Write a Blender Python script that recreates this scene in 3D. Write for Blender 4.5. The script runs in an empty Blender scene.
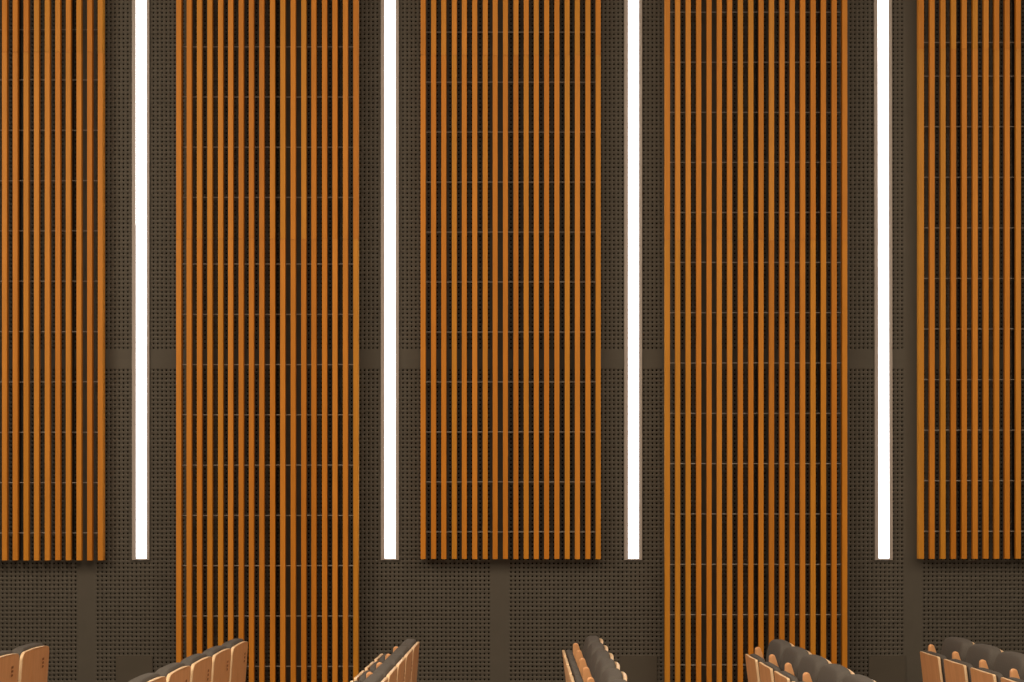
import bpy, bmesh, math, random
import numpy as np
from mathutils import Vector
random.seed(7)
S = bpy.context.scene
C = S.collection

# ------------------------------------------------------------------ camera
CAMZ, F, D = 1.572, 1650.0, 9.90       # eye height, focal length in pixels, distance to the wall
VX, VY = 524.0, 524.0                  # principal point of the photograph
cd = bpy.data.cameras.new('camera'); cam = bpy.data.objects.new('camera', cd); C.objects.link(cam)
cam.location = (0, 0, CAMZ); cam.rotation_euler = (math.pi/2, 0, 0)
cd.sensor_width = 36; cd.lens = F/1024*36
cd.shift_x = (512-VX)/1024; cd.shift_y = (VY-341)/1024
cd.clip_end = 60
S.camera = cam

# ------------------------------------------------------------------ world, lights, exposure
w = bpy.data.worlds.new('world'); S.world = w; w.use_nodes = True
w.node_tree.nodes['Background'].inputs[0].default_value = (.9, .8, .68, 1)
w.node_tree.nodes['Background'].inputs[1].default_value = .05
S.view_settings.view_transform = 'Standard'; S.view_settings.look = 'None'
S.view_settings.gamma = 1; S.view_settings.use_curve_mapping = False
S.view_settings.exposure = 0.0
def area(name, loc, rot, sx, sy, power, col):
    l = bpy.data.lights.new(name, 'AREA'); l.shape = 'RECTANGLE'; l.size = sx; l.size_y = sy
    l.energy = power; l.color = col
    o = bpy.data.objects.new(name, l); C.objects.link(o); o.location = loc; o.rotation_euler = rot
    return o
WARM = (1.0, .80, .58)
area('ceiling_lamp_hall', (0, 4.6, 6.3), (0, 0, 0), 11, 3.0, 410, WARM)
area('ceiling_lamp_left', (-5.9, 4.2, 5.0), (0, math.radians(-62), 0), 1.2, 5, 300, WARM)
area('ceiling_lamp_right', (5.9, 4.2, 5.0), (0, math.radians(62), 0), 1.2, 5, 150, WARM)
area('ceiling_lamp_rear', (0, -1.5, 5.6), (math.radians(60), 0, 0), 9, 2.0, 205, WARM)

# ------------------------------------------------------------------ materials
def mat(name, col, rough=.6, metal=0, spec=.5, emit=None, strength=0):
    m = bpy.data.materials.new(name); m.use_nodes = True
    b = m.node_tree.nodes['Principled BSDF']
    b.inputs['Base Color'].default_value = (*col, 1); b.inputs['Roughness'].default_value = rough
    b.inputs['Metallic'].default_value = metal; b.inputs['Specular IOR Level'].default_value = spec
    if emit:
        b.inputs['Emission Color'].default_value = (*emit, 1); b.inputs['Emission Strength'].default_value = strength
    return m
def noise_mat(name, c1, c2, scale, rough=.6, spec=.3, bump=0., stretch=(1, 1, 1), tone=False, detail=4, tones=None):
    m = mat(name, c1, rough, 0, spec); nt = m.node_tree; n = nt.nodes; L = nt.links
    b = n['Principled BSDF']
    tc = n.new('ShaderNodeTexCoord'); mp = n.new('ShaderNodeMapping'); mp.inputs['Scale'].default_value = stretch
    nz = n.new('ShaderNodeTexNoise'); nz.inputs['Scale'].default_value = scale; nz.inputs['Detail'].default_value = detail
    L.new(tc.outputs['Object'], mp.inputs['Vector']); L.new(mp.outputs[0], nz.inputs['Vector'])
    r = n.new('ShaderNodeValToRGB'); r.color_ramp.elements[0].position = .3; r.color_ramp.elements[1].position = .7
    r.color_ramp.elements[0].color = (*c1, 1); r.color_ramp.elements[1].color = (*c2, 1)
    L.new(nz.outputs['Fac'], r.inputs['Fac'])
    out = r.outputs['Color']
    if tone:
        at = n.new('ShaderNodeAttribute'); at.attribute_name = 'tone'
        r2 = n.new('ShaderNodeValToRGB'); el = r2.color_ramp.elements
        ts = tones
        el[0].position = 0; el[0].color = (*ts[0], 1); el[1].position = 1; el[1].color = (*ts[-1], 1)
        for i, t in enumerate(ts[1:-1]):
            e = el.new((i+1)/(len(ts)-1)); e.color = (*t, 1)
        L.new(at.outputs['Fac'], r2.inputs['Fac'])
        mx = n.new('ShaderNodeMix'); mx.data_type = 'RGBA'; mx.blend_type = 'MULTIPLY'; mx.inputs[0].default_value = 1
        L.new(out, mx.inputs[6]); L.new(r2.outputs['Color'], mx.inputs[7]); out = mx.outputs[2]
    L.new(out, b.inputs['Base Color'])
    if bump:
        bp = n.new('ShaderNodeBump'); bp.inputs['Strength'].default_value = bump; bp.inputs['Distance'].default_value = .002
        L.new(nz.outputs['Fac'], bp.inputs['Height']); L.new(bp.outputs[0], b.inputs['Normal'])
    return m

M_slat = noise_mat('stained_slat_wood', (.86, .86, .84), (1, 1, 1), 3.0, .5, .25, 0, (14, 14, .9), True, 5,
                   [(.50, .180, .013), (.58, .212, .017), (.54, .228, .018), (.61, .240, .027), (.54, .195, .014)])
M_seatwood = noise_mat('beech_veneer', (.72, .37, .175), (.82, .45, .225), 4.0, .38, .4, 0, (12, 12, .8))
M_edge = noise_mat('pale_plywood_edge', (.86, .62, .38), (.92, .70, .46), 30, .4, .4)
M_fabric = noise_mat('charcoal_fabric', (.088, .082, .078), (.125, .117, .110), 350, .9, .25, .25)
M_board = noise_mat('painted_board', (.078, .071, .060), (.087, .079, .067), 5, .7, .25)
M_felt = mat('black_acoustic_felt', (.006, .005, .004), 1, 0, 0)
M_plate = noise_mat('painted_plate', (.068, .060, .048), (.076, .066, .053), 6, .6, .3)
M_alu = mat('satin_aluminium', (.33, .29, .27), .6, .1)
M_rod = mat('galvanised_rod', (.30, .29, .27), .5, .6)
M_diff = mat('lit_diffuser', (.9, .9, .9), .5, 0, .2, (.95, .98, 1.0), 6.0)
M_steel = mat('dark_steel', (.03, .03, .032), .45, .6)
M_ink = mat('dark_engraving', (.30, .125, .05), .7)
M_floor = noise_mat('grey_carpet', (.05, .045, .042), (.075, .068, .062), 120, .95, .1, .3)
M_paint = noise_mat('side_wall_paint', (.13, .105, .08), (.15, .12, .09), 3, .8, .2)
M_ceil = noise_mat('dark_ceiling_paint', (.09, .08, .07), (.11, .10, .085), 3, .85, .2)

# ------------------------------------------------------------------ helpers
def link_mesh(name, verts, faces, m, parent=None, smooth=False, tone=None):
    me = bpy.data.meshes.new(name); me.from_pydata([tuple(v) for v in verts], [], faces); me.validate()
    bm = bmesh.new(); bm.from_mesh(me); bmesh.ops.recalc_face_normals(bm, faces=bm.faces); bm.to_mesh(me); bm.free()
    if smooth:
        me.polygons.foreach_set('use_smooth', [True]*len(me.polygons))
    if tone is not None:
        a = me.attributes.new('tone', 'FLOAT', 'POINT'); a.data.foreach_set('value', tone)
    me.materials.append(m)
    o = bpy.data.objects.new(name, me); C.objects.link(o)
    if parent: o.parent = parent
    return o
class MB:
    def __init__(s): s.v = []; s.f = []; s.t = []
    def box(s, x0, x1, y0, y1, z0, z1, tone=0.):
        b = len(s.v)
        s.v += [(x0,y0,z0),(x1,y0,z0),(x1,y1,z0),(x0,y1,z0),(x0,y0,z1),(x1,y0,z1),(x1,y1,z1),(x0,y1,z1)]
        s.f += [tuple(b+i for i in q) for q in ((0,3,2,1),(4,5,6,7),(0,1,5,4),(1,2,6,5),(2,3,7,6),(3,0,4,7))]
        s.t += [tone]*8
        return s
    def cyl(s, p, q, r, n=10, tone=0.):
        p, q = Vector(p), Vector(q); a = (q-p).normalized()
        u = a.cross(Vector((0, 0, 1))) if abs(a.z) < .9 else a.cross(Vector((1, 0, 0)))
        u.normalize(); v = a.cross(u); b = len(s.v)
        for e in (p, q):
            for i in range(n):
                t = 2*math.pi*i/n; s.v.append(tuple(e + r*(math.cos(t)*u + math.sin(t)*v)))
        for i in range(n):
            j = (i+1) % n; s.f.append((b+i, b+j, b+n+j, b+n+i))
        s.f.append(tuple(b+i for i in reversed(range(n)))); s.f.append(tuple(b+n+i for i in range(n)))
        s.t += [tone]*2*n
        return s
    def prism(s, outline, axis, a0, a1, inset=0.):
        """closed 2D outline extruded along an axis, with a chamfered rim"""
        n = len(outline); cx = sum(p[0] for p in outline)/n; cy = sum(p[1] for p in outline)/n
        def put(p, a): return (a, p[0], p[1]) if axis == 'x' else (p[0], a, p[1])
        def shr(p, k):
            dx, dy = p[0]-cx, p[1]-cy; l = math.hypot(dx, dy); return (cx+dx*(1-k/l), cy+dy*(1-k/l))
        rings = [(a0, inset), (a0+inset, 0), (a1-inset, 0), (a1, inset)] if inset else [(a0, 0), (a1, 0)]
        b = len(s.v)
        for a, k in rings:
            for p in outline: s.v.append(put(shr(p, k) if k else p, a)); s.t.append(0.)
        for r in range(len(rings)-1):
            for i in range(n):
                j = (i+1) % n; s.f.append((b+r*n+i, b+r*n+j, b+(r+1)*n+j, b+(r+1)*n+i))
        s.f.append(tuple(b+i for i in range(n))); e = b+(len(rings)-1)*n
        s.f.append(tuple(e+i for i in range(n)))
        return s
    def warp(s, fn): s.v = [fn(*v) for v in s.v]; return s
    def build(s, name, m, parent=None, smooth=False, tone=False):
        return link_mesh(name, s.v, s.f, m, parent, smooth, s.t if tone else None)
def empty(name, loc):
    o = bpy.data.objects.new(name, None); C.objects.link(o); o.location = loc; o.empty_display_size = .1
    return o
def tag(o, label=None, cat=None, group=None, kind=None):
    if label: o['label'] = label
    if cat: o['category'] = cat
    if group: o['group'] = group
    if kind: o['kind'] = kind
    return o
def PX(x, d): return (x-VX)*d/F
def PZ(y, d): return CAMZ-(y-VY)*d/F

# ------------------------------------------------------------------ the room
CE, XL, XR, YF = 6.4, -6.5, 6.5, -4.0
tag(MB().box(XL-.1, XR+.1, YF-.1, D+.15, -.12, 0).build('floor', M_floor), kind='structure')
tag(MB().box(XL-.1, XR+.1, YF-.1, D+.15, CE, CE+.12).build('ceiling', M_ceil), kind='structure')
tag(MB().box(XL-.1, XL, YF, D+.03, 0, CE).build('wall_left', M_paint), kind='structure')
tag(MB().box(XR, XR+.1, YF, D+.03, 0, CE).build('wall_right', M_paint), kind='structure')
tag(MB().box(XL-.1, XR+.1, YF-.1, YF, 0, CE).build('wall_front', M_paint), kind='structure')
wall = tag(MB().box(XL-.1, XR+.1, D+.03, D+.15, 0, CE).build('wall_back', M_felt), kind='structure')

# perforated lining boards, 1.24 x 2.48 m, real holes, felt behind
BW, BH, MG = 1.24, 2.48, .054
def perforated_mesh(nz, h):
    nx = 44; p = (BW-2*MG)/nx; pz = (h-2*MG)/nz; r = .0058; T = .008
    X, Z = np.meshgrid(np.arange(nx)*p+MG+p/2, np.arange(nz)*pz+MG+pz/2); X = X.ravel(); Z = Z.ravel()
    sq = np.array([(1,0),(1,1),(0,1),(-1,1),(-1,0),(-1,-1),(0,-1),(1,-1)])*np.array([p/2, pz/2])
    an = np.arange(8)*math.pi/4; oc = np.stack([np.cos(an), np.sin(an)], 1)*r
    n = len(X); V = np.zeros((n, 24, 3))
    V[:, :8, 0] = X[:, None]+sq[:, 0]; V[:, :8, 2] = Z[:, None]+sq[:, 1]
    V[:, 8:16, 0] = X[:, None]+oc[:, 0]; V[:, 8:16, 2] = Z[:, None]+oc[:, 1]
    V[:, 16:, 0] = X[:, None]+oc[:, 0]; V[:, 16:, 2] = Z[:, None]+oc[:, 1]; V[:, 16:, 1] = T
    q = []
    for i in range(8):
        j = (i+1) % 8; q.append((i, j, 8+j, 8+i)); q.append((8+i, 8+j, 16+j, 16+i))
    Fa = (np.arange(n)*24)[:, None, None]+np.array(q)[None]
    V = V.reshape(-1, 3); Fa = Fa.reshape(-1, 4)
    e = 0
    b = len(V)
    bx = [(e, BW-e, e, MG), (e, BW-e, h-MG, h-e), (e, MG, MG, h-MG), (BW-MG, BW-e, MG, h-MG)]
    ev = []; ef = []
    for k, (x0, x1, z0, z1) in enumerate(bx):
        ev += [(x0,0,z0),(x1,0,z0),(x1,0,z1),(x0,0,z1)]; ef.append([b+4*k+i for i in range(4)])
    V = np.vstack([V, np.array(ev)]); Fa = np.vstack([Fa, np.array(ef)])
    me = bpy.data.meshes.new('perforated_board'); me.vertices.add(len(V)); me.vertices.foreach_set('co', V.ravel())
    me.loops.add(Fa.size); me.loops.foreach_set('vertex_index', Fa.ravel().astype(np.int32))
    me.polygons.add(len(Fa)); me.polygons.foreach_set('loop_start', (np.arange(len(Fa))*4).astype(np.int32))
    me.update(calc_edges=True); me.validate(); me.materials.append(M_board)
    return me
pm_full = perforated_mesh(92, BH)
pm_top = perforated_mesh(48, CE-5.042)
x0 = -2.625
for k in range(-3, 7):
    for z in (.082, 2.562, 5.042):
        o = bpy.data.objects.new('perforated_board', pm_full if z < 5 else pm_top)
        C.objects.link(o); o.parent = wall; o.location = (x0+k*BW, D, z)
sk = MB().box(XL, XR, D-.012, D+.012, 0, .081)
tag(sk.build('baseboard_back', M_plate), kind='structure')

# ------------------------------------------------------------------ wall plates low on the wall
plates = [(116, 'left', 'small plain dark cover plate on the perforated wall below the leftmost light strip'),
          (620, 'mid', 'plain dark cover plate on the wall between middle seat row and tall right slat screen'),
          (868.6, 'right', 'small plain dark cover plate on the perforated wall below the rightmost light strip')]
for px, _, lab in plates:
    xa = PX(px, D); t = empty('wall_cover_plate', (xa+.111, D, .48)); tag(t, lab, 'cover plate', 'cover plates low on the wall')
    MB().prism([(-.111, 0), (.111, 0), (.111, .304), (-.111, .304)], 'y', -.007, 0, .0015).build('plate', M_plate, t)

# ------------------------------------------------------------------ vertical light strips
lights = [(132.3, 149.6, 136.3, 147.2, 'leftmost vertical white light strip, its diffuser jointed partway up'),
          (381.0, 398.9, 384.6, 395.8, 'vertical white light strip between the tall left slat screen and the short central one'),
          (624.2, 641.9, 627.9, 638.9, 'vertical white light strip between the short central slat screen and the tall right one'),
          (874.7, 892.4, 878.2, 889.1, 'rightmost vertical white light strip, beside the plain board edge')]
ZT = 6.1
for i, (fa, fb, la, lb, lab) in enumerate(lights):
    la += .4; lb -= .4
    xa, xb, ya, yb = PX(fa, D), PX(fb, D), PX(la, D), PX(lb, D); xc = (xa+xb)/2; z0 = PZ(560, D); zl = PZ(558.3, D)
    t = empty('light_strip', (xc, D, z0)); tag(t, lab, 'light strip', 'vertical light strips')
    H = ZT-z0
    f = MB(); dp = .012
    def cheek(xo, xi):                     # flat trim sloping a little towards the diffuser
        v = [(xo, 0), (xo, -dp), (xi, -dp*.9), (xi, 0)]; b = len(f.v)
        for z in (0, H):
            for p in v: f.v.append((p[0], p[1], z)); f.t.append(0)
        for q in range(4): f.f.append((b+q, b+(q+1) % 4, b+4+(q+1) % 4, b+4+q))
        f.f.append((b, b+1, b+2, b+3)); f.f.append((b+4, b+5, b+6, b+7))
    cheek(xa-xc, ya-xc); cheek(xb-xc, yb-xc)
    f.box(ya-xc, yb-xc, -dp*.8, 0, 0, zl-z0)
    f.box(ya-xc, yb-xc, -dp*.8, 0, H-.01, H)
    f.build('frame', M_alu, t)
    if i == 0:
        zj = PZ(226, D)-z0
        MB().box(ya-xc+.0005, yb-xc-.0005, -.0130, -.001, zl-z0, zj-.001).build('diffuser', M_diff, t)
        MB().box(ya-xc-.0005, yb-xc-.003, -.0135, -.001, zj+.001, H-.01).build('diffuser', M_diff, t)
        MB().box(ya-xc-.004, yb-xc+.004, -.0142, -.001, zj-.0012, zj+.0012).build('joint_clip', M_alu, t)
    else:
        MB().box(ya-xc+.0005, yb-xc-.0005, -.0130, -.001, zl-z0, H-.01).build('diffuser', M_diff, t)
    if i: t.rotation_euler.y = 0
lights_last = t
t.rotation_euler.y = math.radians(-.10)

# ------------------------------------------------------------------ slat screens
SW, SD = .0298, .033
screens = [
    # first slat left px, pitch px, bottom y, joint y, rods y (lower run), rods y (upper run), label
    (97.8-17*10.66, 10.66, 560.3, 52, (29.5, 50.35, 11), (29.5-50.35, 50.35, 2), 'short orange wood slat screen at the left edge of the wall'),
    (176.1, 10.41, 790, 239, (264, 50.3, 10), (46.7, 50.2, 4), 'tall orange wood slat screen reaching low behind the seats, left of centre'),
    (420.8, 10.285, 559.0, 55, (82, 50.0, 10), (32, 50, 1), 'short orange wood slat screen in the middle of the wall'),
    (664.9, 10.43, 790, 240, (262.3, 50.35, 10), (12, 50.1, 5), 'tall orange wood slat screen reaching low behind the seats, right of centre'),
    (919.2, 10.74, 558.8, 49, (76, 50.6, 10), (42.3, 50.4, 1), 'short orange wood slat screen at the right edge of the wall')]
for (xs, pt, yb, yj, lo, up, lab) in screens:
    YS = D-(.12 if yb > 700 else .085)
    k = YS/F; X0 = PX(xs, YS); pit = pt*k; n = 18; Wd = pit*(n-1)+SW
    zb = PZ(yb, YS); zt = 6.05; zj = PZ(yj, YS)
    t = empty('slat_screen', (X0+Wd/2, D, zb)); tag(t, lab, 'slat screen', 'wooden slat screens')
    def slat(m, x, z0, z1, tone, dp=SD):
        c = .0015; b = len(m.v); ya = YS-D; ybk = ya+dp
        sec = [(x, ybk), (x, ya+c), (x+c, ya), (x+SW-c, ya), (x+SW, ya+c), (x+SW, ybk)]
        for z in (z0, z1):
            for p in sec: m.v.append((p[0], p[1], z)); m.t.append(tone)
        for q in range(6): m.f.append((b+q, b+(q+1) % 6, b+6+(q+1) % 6, b+6+q))
        m.f.append(tuple(b+q for q in range(6))); m.f.append(tuple(b+6+q for q in range(6)))
    m = MB()
    for i in range(n):
        x = -Wd/2+i*pit+random.uniform(-.0012, .0012)
        dp = .056 if i in (0, n-1) else SD      # deeper slats close both sides
        slat(m, x, 0+random.uniform(-.001, .001), zj-zb-.0008, random.random(), dp)
        slat(m, x+random.uniform(-.0006, .0006), zj-zb+.0008, zt-zb, random.random(), dp)
    m.build('slats', M_slat, t, tone=True)
    ry = YS+SD+.004-D
    zs = [PZ(lo[0]+lo[1]*i, YS+SD) for i in range(lo[2])]+[PZ(up[0]+up[1]*i, YS+SD) for i in range(up[2])]
    zs = [z for z in zs if z > zb+.05]; top = max(zs)
    while top+.3 < zt-.05: top += .3; zs.append(top)
    for j, z in enumerate(sorted(zs)):
        MB().cyl((-Wd/2+.002, ry, z-zb), (Wd/2-.002, ry, z-zb), .0036, 8).build('rod', M_rod, t)
    for i in ((9, 15) if yb > 700 else (4, 9, 14)):       # dark battens hidden behind slats carry the rods
        x = -Wd/2+i*pit+SW/2
        MB().box(x-.012, x+.012, ry+.003, 0, .02, zt-zb).build('mounting_batten', M_steel, t)

# ------------------------------------------------------------------ auditorium seats
# local frame: seat faces -x, y across the seat, origin on the floor under the armrest tips
def superellipsoid(cx, cy, cz, a, b, c, ny, nx, nu=36, nv=22):
    """b,c in the y-z plane with exponent ny; a in x with exponent nx"""
    def sp(v, p): return math.copysign(abs(v)**p, v)
    V = []; Fc = []
    for j in range(1, nv):
        t = -math.pi/2+math.pi*j/nv; ct, st = sp(math.cos(t), 2/nx), sp(math.sin(t), 2/nx)
        for i in range(nu):
            u = 2*math.pi*i/nu
            V.append((cx+a*st, cy+b*ct*sp(math.cos(u), 2/ny), cz+c*ct*sp(math.sin(u), 2/ny)))
    for j in range(nv-2):
        for i in range(nu):
            k = (i+1) % nu; Fc.append((j*nu+i, j*nu+k, (j+1)*nu+k, (j+1)*nu+i))
    V.append((cx-a, cy, cz)); V.append((cx+a, cy, cz)); p, q = len(V)-2, len(V)-1; e = (nv-2)*nu
    for i in range(nu):
        k = (i+1) % nu; Fc.append((i, p, k)); Fc.append((e+i, e+k, q))
    return V, Fc
def rrect(w0, w1, z0, z1, r, arch=0., n=6):
    """outline in (y,z): half width w0 at the bottom, w1 at the top, rounded top corners, arched top"""
    pts = [(-w0, z0), (w0, z0)]
    for i in range(n+1):
        t = math.pi/2*i/n; pts.append((w1-r+r*math.cos(t), z1-r-arch+r*math.sin(t)))
    for i in range(1, 10):
        y = (w1-r)*(1-2*i/10); pts.append((y, z1-arch+arch*(1-(y/(w1-r))**2)))
    for i in range(n+1):
        t = math.pi/2+math.pi/2*i/n; pts.append((-w1+r+r*math.cos(t), z1-r-arch+r*math.sin(t)))
    return pts
BT = .950                                  # top of the back cushion
def recl(x, y, z): return (x-.07*(BT-z), y, z)
def lean(x, y, z): return (x+.12*(.865-z), y, z)
def rimmed(o):                             # the cut edge of the plywood is paler than its face
    o.data.materials.append(M_edge); n = len(o.data.polygons)
    for p in o.data.polygons:
        if p.index < n-2: p.material_index = 1
    return o
def make_seat(second_arm=False):
    t = empty('auditorium_seat', (0, 0, 0))
    # back shell of bent beech, slightly bowed across its width
    b = MB().prism(rrect(.239, .237, .42, .936, .042, .010), 'x', .128, .144, .004)
    b.warp(lambda x, y, z: recl(x-.010*(y/.23)**2, y, z)); bs = rimmed(b.build('back_shell', M_seatwood, t))
    # engraved seat number: small unreadable dark strokes
    g = MB()
    for (yy, zz, hw, hh) in ((.092, .866, .007, .005), (.110, .866, .006, .006), (.093, .846, .006, .005),
                             (.111, .846, .006, .006), (.093, .826, .007, .006), (.110, .826, .006, .005)):
        g.box(.1435, .1447, yy-hw, yy+hw, zz-hh, zz+hh)
    g.warp(lambda x, y, z: recl(x-.010*(y/.23)**2+.0004, y, z)); g.build('engraved_number', M_ink, bs)
    # padded backrest with a fat rounded top
    V, Fc = superellipsoid(.080, 0, .70, .050, .219, .25, 8.0, 3.4, 64, 30)
    def pad(x, y, z):
        q = x-.080; u = min(.9995, abs(q)/.050)
        e = 9 if q > 0 else 4.4                                # square-edged where it meets the shell
        g = (1-u**e)**(1/e)/(1-u**3.4)**(1/3.4); y *= g; z = .70+(z-.70)*g
        k = max(0, min(1, (z-.70)/.25))
        if q < 0: q *= .62+.12*math.sin(k*math.pi)      # fuller below the top edge
        z2 = z-.008*(y/.226)**2*k-max(0, -q)*.35*k**3
        return recl(.080+q-.010*(y/.23)**2*.6, y, z2)
    link_mesh('back_cushion', [pad(*v) for v in V], Fc, M_fabric, t, True)
    # tipped-up seat: beech underside with its pad behind it
    s = MB().prism(rrect(.222, .203, .44, .862, .012, 0), 'x', -.078, -.064, .004).warp(lean)
    ss = rimmed(s.build('seat_shell', M_seatwood, t))
    V, Fc = superellipsoid(-.040, 0, .665, .0235, .205, .203, 9.0, 5)
    link_mesh('seat_cushion', [lean(*v) for v in V], Fc, M_fabric, t, True)
    # arm: upright fin of beech with a rounded tip, falling towards the backrest
    def arm(y):
        prof = [(-.014, .50)]
        for i in range(9):
            a = math.pi-math.pi*.84*i/8; prof.append((.002+.016*math.cos(a), .880+.016*math.sin(a)))
        prof += [(.034, .835), (.056, .78), (.080, .70), (.094, .60), (.094, .50)]
        m = MB().prism(prof, 'y', y-.015, y+.015, .006); m.build('armrest', M_seatwood, t)
        st = MB().box(-.02, .06, y-.012, y+.012, .012, .502).box(-.13, .16, y-.019, y+.019, 0, .014)
        st.box(-.05, .015, y-.006, y+.006, .455, .50)
        st.build('side_stand', M_steel, t)
    arm(.26)
    if second_arm: arm(-.26)
    # seat hinge bar joining the stand and the seat
    h = MB().cyl((.02, -.2399, .47), (.02, .240, .47), .012, 10)
    for y in (-.12, .12): h.box(-.022, .088, y-.012, y+.012, .455, .485)
    h.build('hinge_bar', M_steel, t)
    return t
seat0 = make_seat(); seat1 = make_seat(True)
def copy_tree(o, parent=None):
    c = o.copy(); C.objects.link(c); c.parent = parent
    for ch in list(o.children): copy_tree(ch, c)
    return c
rows = [   # armrest line X, distance of the first (wall-end) seat, count, words
    (-2.655, 8.545, 2, 'leftmost row'), (-1.655, 8.88, 6, 'second row from the left'), (-.708, 8.85, 5, 'third row from the left'),
    (.292, 9.11, 6, 'third row from the right'), (1.285, 8.82, 6, 'second row from the right'), (2.286, 9.01, 4, 'rightmost row')]
ordn = ['wall-end', 'second from wall', 'third from wall', 'fourth from wall', 'fifth from wall', 'nearest visible']
looks = ['bare beech back', 'bare beech back', 'beech back nearly edge-on', 'fat charcoal headrest', 'charcoal headrest', 'charcoal headrest']
used = set()
for r, (X, d, n, words) in enumerate(rows):
    for i in range(n):
        last = i == n-1; src = seat1 if last else seat0
        if src.name in used: o = copy_tree(src)
        else: o = src; used.add(src.name)
        o.location = (X, d-.52*i, 0)
        nm = 'nearest visible' if last else ordn[i]
        tag(o, '%s seat of the %s, %s' % (nm, words, looks[r]), 'seat', 'folded auditorium seats')
